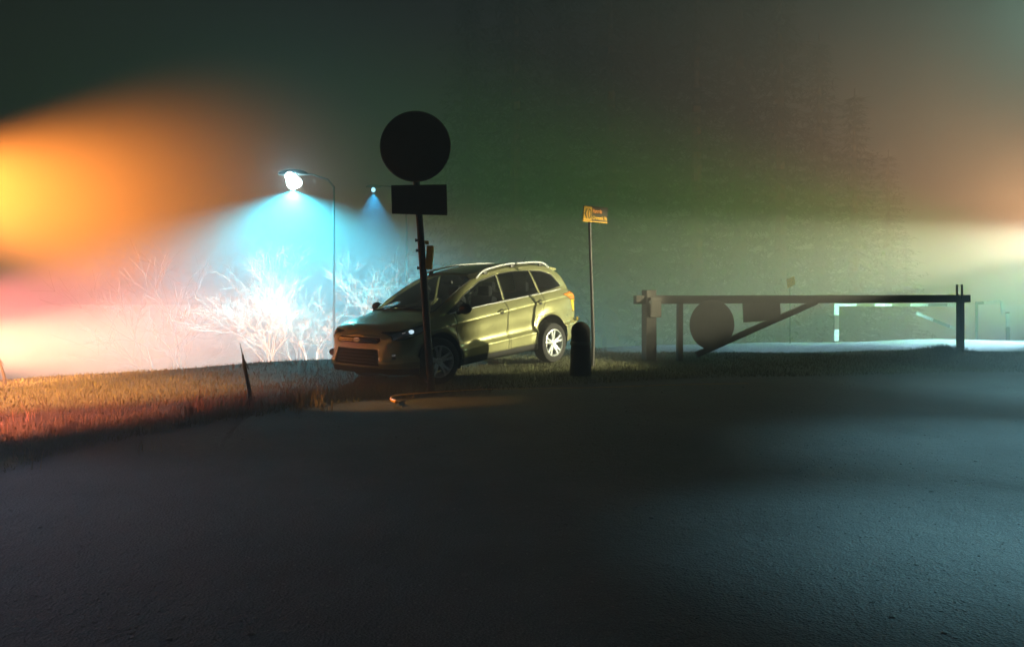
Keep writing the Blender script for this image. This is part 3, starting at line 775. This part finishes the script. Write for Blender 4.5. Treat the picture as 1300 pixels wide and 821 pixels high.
# ------------------------------------------------------------------ striped gates beyond the road, yellow marker
def striped(root, L, a, c, th, dp, dashes, m0=M_redp, m1=M_white):
    """dashes: white stretches as fractions of the rail"""
    def seg(f0, f1, m, name, k):
        b = bmesh.new(); p = a.lerp(c, f0); q = a.lerp(c, f1); v = q - p; X = v.normalized(); Y = Vector((0, 1, 0)); Z = X.cross(Y).normalized()
        rot = Matrix((X, Y, Z)).transposed(); add_box(b, L((p + q) / 2), (v.length, dp, th), rot, .003); link(name, b, m, root)
    f = 0; i = 0
    for s0, s1 in dashes:
        if s0 > f + .001: seg(f, s0, m0, 'red_band', i)
        seg(s0, s1, m1, 'white_band', i); f = s1; i += 1
    if f < .999: seg(f, 1, m0, 'red_band', i)
def far_gates():
    D = 22.3
    g = px(1061, 440, D); z = tz(g.x, D); root = empty('striped_gate', (g.x, D, z)); o_ = Vector((g.x, D, z)); L = lambda p: p - o_
    w_ = 1215 - 1061
    fr = lambda x: (x - 1061) / w_
    striped(root, L, px(1061, 387, D), px(1215, 387, D), .075, .05, [(fr(1063), fr(1087)), (fr(1110), fr(1132)), (fr(1155), fr(1178)), (fr(1202), 1)])
    striped(root, L, px(1061, 385, D) + Vector((0, -.04, 0)), px(1061, 455, D) + Vector((0, -.04, 0)), .13, .05, [(0, .21), (.47, .68)])
    striped(root, L, px(1163, 397.5, D), px(1222, 421, D), .085, .04, [(0, .36), (.72, .86)])
    striped(root, L, px(1222, 389, D), px(1222, 455, D), .07, .04, [])
    tag(root, 'striped gate with a slanting stay seen under the right end of the barrier beam', 'gate')
    g = px(1275, 440, D); z = tz(g.x, D); r2 = empty('striped_gate', (g.x, D, z)); o2 = Vector((g.x, D, z)); L2 = lambda p: p - o2
    striped(r2, L2, px(1240, 385, D), px(1272, 382, D), .075, .05, [(.26, 1)])
    striped(r2, L2, px(1271, 382, D) + Vector((0, -.04, 0)), px(1272, 399, D) + Vector((0, -.04, 0)), .09, .05, [(0, 1)])
    striped(r2, L2, px(1279, 396, D), px(1280, 455, D), .09, .05, [(.03, .32)])
    striped(r2, L2, px(1240, 383, D), px(1240, 455, D), .06, .04, [])
    tag(r2, 'short striped gate corner at the far right beside the road', 'gate')
    D = 19; g = px(1003, 420, D); z = tz(g.x, D); r3 = empty('marker_sign', (g.x, D, z)); o3 = Vector((g.x, D, z)); L3 = lambda p: p - o3
    b = bmesh.new(); add_tube(b, [(0, 0, -.2), L3(px(1003, 356, D))], .012, 8); link('pole', b, M_steel, r3)
    b = bmesh.new(); P = [px(998, 354.5, D), px(1008, 350.5, D), px(1009, 361, D), px(999.5, 366, D)]
    v1 = [b.verts.new(L3(p) + Vector((0, -.03, 0))) for p in P]; v2 = [b.verts.new(L3(p) + Vector((0, -.015, 0))) for p in P]
    b.faces.new(v1); b.faces.new(v2[::-1])
    for i in range(4): b.faces.new((v1[i], v2[i], v2[(i + 1) % 4], v1[(i + 1) % 4]))
    link('marker_plate', b, M_sigyel, r3)
    tag(r3, 'tiny tilted yellow marker plate showing above the middle of the barrier beam', 'marker')
far_gates()

# ------------------------------------------------------------------ stakes and the added orange cord
def stake(x0, y0, x1, y1, D, r, label, name='wooden_stake'):
    a = px(x0, y0, D); f = px(x1, y1, D); f.z = tz(f.x, f.y); root = empty(name, f)
    b = bmesh.new(); d = a - f
    add_tube(b, [Vector((0, 0, -.08)), d * .35 + Vector((.012, 0, 0)), d * .78, d], [r * 1.1, r, r * .9, r * .5], 7); link('shaft', b, M_wood, root, True, 40)
    b = bmesh.new(); add_tube(b, [d * .9, d * 1.22 + Vector((-.01, 0, 0))], [r * .4, r * .15], 5); add_tube(b, [d * .95, d * .75 + Vector((.05, 0, -.02))], [r * .35, r * .2], 5)
    link('splinter', b, M_wood, root)
    tag(root, label, 'stake')
stake(308, 450, 319, 513, 8.9, .022, 'thin leaning wooden stake standing in the orange-lit grass')
stake(-2, 452, 7, 492, 10.6, .018, 'short crooked twig stake at the far left edge of the grass')
def streak():  # orange image streak built as a solid tube; nothing real lies there
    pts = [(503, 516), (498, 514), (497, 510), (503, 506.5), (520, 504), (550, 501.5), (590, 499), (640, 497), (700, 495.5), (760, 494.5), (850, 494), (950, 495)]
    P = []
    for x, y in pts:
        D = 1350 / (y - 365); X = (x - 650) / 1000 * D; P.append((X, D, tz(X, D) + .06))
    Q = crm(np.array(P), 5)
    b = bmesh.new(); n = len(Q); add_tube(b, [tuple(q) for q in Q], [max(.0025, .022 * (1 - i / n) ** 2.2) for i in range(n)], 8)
    o = link('streak', b, M_streak, None, True); tag(o, 'thin orange cord hooked at one end, added as a tube along the dark ground', 'streak')
streak()

# ------------------------------------------------------------------ street lamps
def spot(name, loc, target, power, col, size, blend, radius=.1, parent=None):
    l = bpy.data.lights.new(name, 'POINT' if size >= 360 else 'SPOT'); l.energy = power; l.color = col; l.shadow_soft_size = radius
    if size < 360: l.spot_size = R(size); l.spot_blend = blend
    o = bpy.data.objects.new(name, l); COL.objects.link(o); o.location = loc
    d = Vector(target) - Vector(loc); o.rotation_euler = d.to_track_quat('-Z', 'Y').to_euler()
    if parent: o.parent = parent; o.matrix_parent_inverse = Matrix.Translation(parent.location).inverted()
    return o
def street_lamp(hx, hy, postx, D, size, bulbm, label, power, col, cone, blend, bulb_r, aim=(0, 0, -1), halo=0):
    h = px(hx, hy, D); p = px(postx, hy, D); g = tz(p.x, D); root = empty('street_lamp', (p.x, D, g)); o_ = Vector((p.x, D, g)); L = lambda q: q - o_
    b = bmesh.new(); add_tube(b, [(0, 0, -.2), (0, 0, 1.2), L(p + Vector((0, 0, -.25)))], [.06, .045, .03], 12); link('pole', b, M_pole, root, True, 40)
    b = bmesh.new(); v = h - p
    add_tube(b, [L(p + Vector((0, 0, -.28))), L(p + v * .15 + Vector((0, 0, -.05))), L(p + v * .5 + Vector((0, 0, .10))), L(h + Vector((.2 if v.x < 0 else -.2, 0, .13)))], [.03, .026, .022, .02], 10); link('arm', b, M_pole, root, True, 40)
    b = bmesh.new()
    bmesh.ops.create_uvsphere(b, u_segments=24, v_segments=12, radius=1)
    for q in b.verts:
        q.co.x *= .38 * size; q.co.y *= .17 * size; q.co.z = max(q.co.z, -.15) * .12 * size + .10 * size
    bmesh.ops.translate(b, verts=b.verts[:], vec=L(h)); hd = link('lamp_head', b, M_pole, root, True, 40)
    b = bmesh.new(); bmesh.ops.create_uvsphere(b, u_segments=20, v_segments=12, radius=1)
    for q in b.verts: q.co.x *= bulb_r * 1.0; q.co.y *= bulb_r * .8; q.co.z *= bulb_r * 1.1
    bmesh.ops.translate(b, verts=b.verts[:], vec=L(h + Vector((0, 0, .06 * size - bulb_r)))); link('bulb_glare', b, bulbm, hd, True)
    if size > 1:  # extra glowing balls added to shape the glare
        for ox, oz, rr in ((.13, -.10, .16), (-.05, .08, .16)):
            b = bmesh.new(); bmesh.ops.create_uvsphere(b, u_segments=16, v_segments=10, radius=rr); bmesh.ops.translate(b, verts=b.verts[:], vec=L(h + Vector((ox, -.1, oz - .05)))); link('bulb_glare', b, bulbm, hd, True)
    lp = h + Vector((0, 0, .06 * size - bulb_r * 2.3))
    spot('lamp_light', lp, lp + Vector(aim), power, col, cone, blend, .04, root)
    if halo:
        pl = bpy.data.lights.new('lamp_glow', 'POINT'); pl.energy = halo; pl.color = (.30, .75, 1); pl.shadow_soft_size = .03
        po = bpy.data.objects.new('lamp_glow', pl); COL.objects.link(po); po.parent = root; po.location = L(h + Vector((0, -.3, .02)))
    tag(root, label, 'street lamp', 'cold white street lamps in the fog')
street_lamp(372, 226, 424, 24, 1.2, M_bulb, 'nearer street lamp, its huge white glare shining above the bare tree', 22000, (.05, .52, .68), 158, .6, .20, (0, 0, -1), 150)
street_lamp(474, 240, 516, 31, .8, M_bulb2, 'smaller street lamp glimmering just left of the black sign board', 4000, (.03, .50, .95), 80, .6, .08)

# ------------------------------------------------------------------ bare trees
def bare_tree(x, D, top_y, spread, seed, m, label, group, stems=3, depth=6, rad=.042):
    rnd = random.Random(seed); p = px(x, 440, D); g = tz(p.x, D); root = empty('bare_tree', (p.x, D, g))
    H = EYE - (top_y - 365) / 1000 * D - g
    tr = bmesh.new(); tw = bmesh.new()
    def grow(bmx, a, d, l, r, k):
        pts = [a]; q = a.copy(); dd = d.copy(); n = 3
        for i in range(n):
            dd = (dd + Vector((rnd.gauss(0, .11), rnd.gauss(0, .11), rnd.gauss(.01, .08)))).normalized(); q = q + dd * l / n; pts.append(q.copy())
        rr = [r * (1 - .45 * i / n) for i in range(n + 1)]
        add_tube(bmx, pts, rr, 5 if k < 2 else 3, cap=k < 2)
        if k >= depth: return
        nb = rnd.randint(2, 4) if k else 3
        for j in range(nb):
            i = rnd.randint(1, n) if j else n
            a2 = pts[i]; ax = Vector((rnd.gauss(0, 1), rnd.gauss(0, 1), rnd.gauss(0, .6))).normalized()
            nd = (dd + ax * rnd.uniform(.5, .95)).normalized(); nd.z += .05; nd.normalize()
            grow(tw, a2, nd, l * rnd.uniform(.55, .85), max(rr[i] * .58, .0042), k + 1)
    for s_ in range(stems):
        a = rnd.uniform(0, 6.28); d = Vector((math.cos(a) * spread, math.sin(a) * spread * .7, 1)).normalized()
        grow(tr, Vector((rnd.gauss(0, .05), rnd.gauss(0, .05), -.1)), d, H * .36, rad, 0)
    # scale to the wanted height
    mz = sorted(v.co.z for v in tw.verts)[int(len(tw.verts) * .995)]
    k = H / mz
    for bmx in (tr, tw):
        for v in bmx.verts: v.co *= k
    link('trunk', tr, m, root, True, auto='keep'); link('crown', tw, m, root, False, auto='keep')
    tag(root, label, 'tree', group)
G1 = 'bare pale trees under the street lamp'
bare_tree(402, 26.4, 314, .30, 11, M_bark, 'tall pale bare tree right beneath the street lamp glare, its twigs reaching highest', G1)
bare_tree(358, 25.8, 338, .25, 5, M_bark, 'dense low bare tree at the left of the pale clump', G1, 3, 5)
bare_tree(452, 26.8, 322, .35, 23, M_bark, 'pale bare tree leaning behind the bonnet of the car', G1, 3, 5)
G2 = 'faint bare trees in the pink haze'
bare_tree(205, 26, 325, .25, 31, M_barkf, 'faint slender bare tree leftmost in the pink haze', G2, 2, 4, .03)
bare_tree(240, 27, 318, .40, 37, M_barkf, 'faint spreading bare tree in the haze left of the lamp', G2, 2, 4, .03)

# ------------------------------------------------------------------ conifers
def conifer_meshes(seed, H):
    rnd = random.Random(seed)
    tr = bmesh.new(); add_tube(tr, [(0, 0, -.3), (0.03, 0, H * .5), (0, 0, H)], [.2, .12, .02], 8)
    V = []; F = []
    z = H * .10
    while z < H * .99:
        f = 1 - z / H; L_ = (H * .19) * f ** .8 * rnd.uniform(.7, 1.2) + .12
        nb = 7 if f > .2 else 5
        a0 = rnd.uniform(0, 6.28)
        for k in range(nb):
            a = a0 + 6.28 * k / nb + rnd.gauss(0, .2); l = L_ * rnd.uniform(.65, 1.15)
            dx, dy = math.cos(a), math.sin(a)
            ns = max(5, int(l * 11))
            for s_ in range(ns):
                t = (s_ + rnd.random()) / ns
                cx = dx * l * t; cy_ = dy * l * t; cz = z - .30 * l * t + .12 * l * t * t + rnd.gauss(0, .04)
                wd = .24 * (1 - t * .6) + .06
                for _ in range(4):
                    b = len(V); aa = rnd.uniform(0, 6.28); ll = wd * rnd.uniform(.7, 1.5); ww = .035
                    ex = dx * .4 + math.cos(aa); ey = dy * .4 + math.sin(aa); ez = rnd.uniform(-.75, .05)
                    V += [(cx - ey * ww, cy_ + ex * ww, cz), (cx + ey * ww, cy_ - ex * ww, cz), (cx + ex * ll, cy_ + ey * ll, cz + ez * ll)]
                    F.append((b, b + 1, b + 2))
        z += H * .026 * rnd.uniform(.8, 1.2)
    me = bpy.data.meshes.new('crown'); me.from_pydata(V, [], F); me.materials.append(M_needle)
    mt = bpy.data.meshes.new('trunk'); tr.to_mesh(mt); tr.free(); mt.materials.append(M_barkd)
    return mt, me
CON = [conifer_meshes(3, 10.), conifer_meshes(8, 10.), conifer_meshes(15, 10.)]
def conifer(x, D, top, i, label, group):
    p = px(x, 440, D); g = tz(p.x, D); H = EYE - (top - 365) / 1000 * D - g
    root = empty('conifer', (p.x, D, g), (0, 0, i * 1.7)); k = H / 10; root.scale = (k * (1 + .15 * math.sin(i)), k * (1 + .15 * math.sin(i)), k)
    mt, me = CON[i % 3]
    for nm, m_ in (('trunk', mt), ('crown', me)):
        o = bpy.data.objects.new(nm, m_); COL.objects.link(o); o.parent = root
    tag(root, label, 'tree', group)
GC = 'dark conifers standing in the fog behind the barrier'
vis = [(1150, 30, 292, 'low conifer at the right end of the dark tree line'), (1128, 29, 190, 'conifer second from the right end of the tree line'),
       (1085, 28, 112, 'pointed conifer silhouetted against the pale teal haze'), (1040, 30, 40, 'tall conifer just left of the pointed one'),
       (990, 29, -60, 'very tall conifer whose top leaves the picture, nearest the open haze')]
for i, (x, D, t, lb) in enumerate(vis): conifer(x, D + 10, t, i, lb, GC)
for i, (x, D, t) in enumerate([(940, 31, -120), (885, 30, -80), (830, 33, -110), (775, 31, -60), (715, 34, -90), (655, 32, -120), (595, 35, -60)]):
    conifer(x, D + 10, t, i + 5, 'tall conifer lost in the darkness behind the car and barrier', GC)

# ------------------------------------------------------------------ unseen floodlights outside the picture, the coloured ones added to tint the fog
def unseen_mast(x, y, heads, label, group='floodlight masts around the yard'):
    g = tz(x, y); root = empty('unseen_floodlight', (x, y, g)); o_ = Vector((x, y, g)); top = max(h[0][2] for h in heads)
    b = bmesh.new(); add_tube(b, [(0, 0, -.1), (0, 0, top - g + .2)], [.06, .04], 10); link('pole', b, M_steel, root, True, 40)
    b = bmesh.new()
    for k in range(3):
        a = 2.1 * k + .5; add_tube(b, [(0, 0, .7), (.6 * math.cos(a), .6 * math.sin(a), .0)], .022, 6)
    link('tripod_leg', b, M_steel, root)
    for (loc, tgt, power, col, size, blend) in heads:
        loc = Vector(loc); tgt = Vector(tgt); d = (tgt - loc).normalized(); q = d.to_track_quat('-Z', 'Y').to_matrix()
        b = bmesh.new(); c = loc - o_ - d * .10; add_box(b, c, (.30, .24, .10), q, .015)
        add_tube(b, [c, Vector((0, 0, c.z))], .02, 6); h = link('lamp_head', b, M_blackhood, root)
        b = bmesh.new(); add_box(b, loc - o_ - d * .045, (.26, .20, .008), q); link('lens', b, M_front, h)
        spot('flood_beam', loc, tgt, power, col, size, blend, .08, root)
    tag(root, label, 'floodlight', group)
unseen_mast(-8.3, 9.6, [((-8.2, 9.7, 2.75), (-10.6, 22, 3.5), 190000, (1, .27, .035), 33, 1),
                       ((-8.2, 9.7, 1.15), (-6.6, 22, .8), 60000, (1, .20, .18), 28, 1),
                       ((-8.2, 9.7, .60), (-6.4, 22, -.2), 140000, (1, .46, .26), 24, 1)],
           'added unseen three-headed orange floodlight mast off the left end of the grass')  # added for the orange and pink glow at the left
unseen_mast(-7.2, 7.6, [((-7.1, 7.6, 3.6), (-5.7, 10.1, 0), 10000, (1, .42, .13), 47, 1), ((-7.1, 7.6, 2.9), (-1.30, 9.2, 0), 4200, (1, .45, .08), 11, .8),
                       ((-7.1, 7.6, 1.0), (-6.6, 14, .1), 15000, (1, .38, .15), 29, 1)], 'added unseen three-headed orange floodlight shining over the grass at the left')  # added to wash the grass orange and brighten the streak
unseen_mast(-5.6, 6.0, [((-5.5, 6.0, 1.7), (-5.1, 8.0, 0), 2600, (1, .20, .14), 68, 1), ((-5.5, 6.0, 2.3), (-3.0, 4.2, 0), 330, (.42, .55, .80), 80, 1)], 'added unseen low red and blue floodlight on a short mast at the near left')  # added to tint the near ground red and blue
unseen_mast(16.6, 18.6, [((16.5, 18.6, 1.2), (5.0, 22.0, 1.7), 78000, (.10, .34, .03), 46, 1)], 'added unseen green floodlight mast beyond the right end of the barrier')  # added for the green wash in the fog
unseen_mast(15.6, 19.0, [((15.5, 19.0, 3.0), (9.6, 20.0, .1), 15000, (.45, .80, 1), 62, .9)], 'white floodlight mast beside the far road strip')
unseen_mast(16.8, 21, [((16.7, 21, 2.8), (15.6, 30, 4.6), 33000, (1, .50, .22), 100, 1)], 'added unseen amber floodlight mast behind the right end of the road')  # added for the peach glow at the right edge
unseen_mast(9.1, 11.4, [((9.0, 11.4, 2.2), (.05, 13.85, 1.12), 15500, (1, .93, .57), 23, .5)], 'floodlight mast at the right facing the side of the car')
unseen_mast(8.3, 8.5, [((8.2, 8.6, 3.0), (7.4, 10.2, 0), 1300, (.34, .80, .9), 70, 1)], 'added unseen cold floodlight mast over the gravel at the right')  # added to tint the farther gravel teal
unseen_mast(4.5, 4.1, [((4.4, 4.1, 3.0), (2.75, 4.1, 0), 1300, (.34, .80, .95), 52, 1)], 'added unseen short cold floodlight mast over the gravel at the near right')  # added for the teal pool on the near gravel
unseen_mast(6.3, 6.4, [((6.2, 6.4, 3.2), (4.5, 6.5, 0), 1500, (.34, .80, .95), 58, 1)], 'added unseen cold floodlight mast between the near and far masts on the right')  # added to fill the gap between the teal pools
unseen_mast(23.4, 28, [((23.2, 28, 12.), (20, 28, 11.9), 11000, (.26, .44, .34), 360, 1)], 'added unseen tall pale floodlight mast behind the conifers')  # added for the pale teal haze at the upper right

# ------------------------------------------------------------------ haze
b = bmesh.new(); add_box(b, (2, 27, 5.4), (96, 76, 20.))
m = bpy.data.materials.new('haze'); m.use_nodes = True; t = m.node_tree; t.nodes.clear()
o = t.nodes.new('ShaderNodeOutputMaterial'); v = t.nodes.new('ShaderNodeVolumePrincipled')
v.inputs['Color'].default_value = (.93, .93, .93, 1); v.inputs['Density'].default_value = HAZE; v.inputs['Anisotropy'].default_value = .12
t.links.new(v.outputs[0], o.inputs['Volume'])
hz = link('haze', b, m); tag(hz, 'thin night fog hanging over the whole yard', 'fog', kind='stuff')
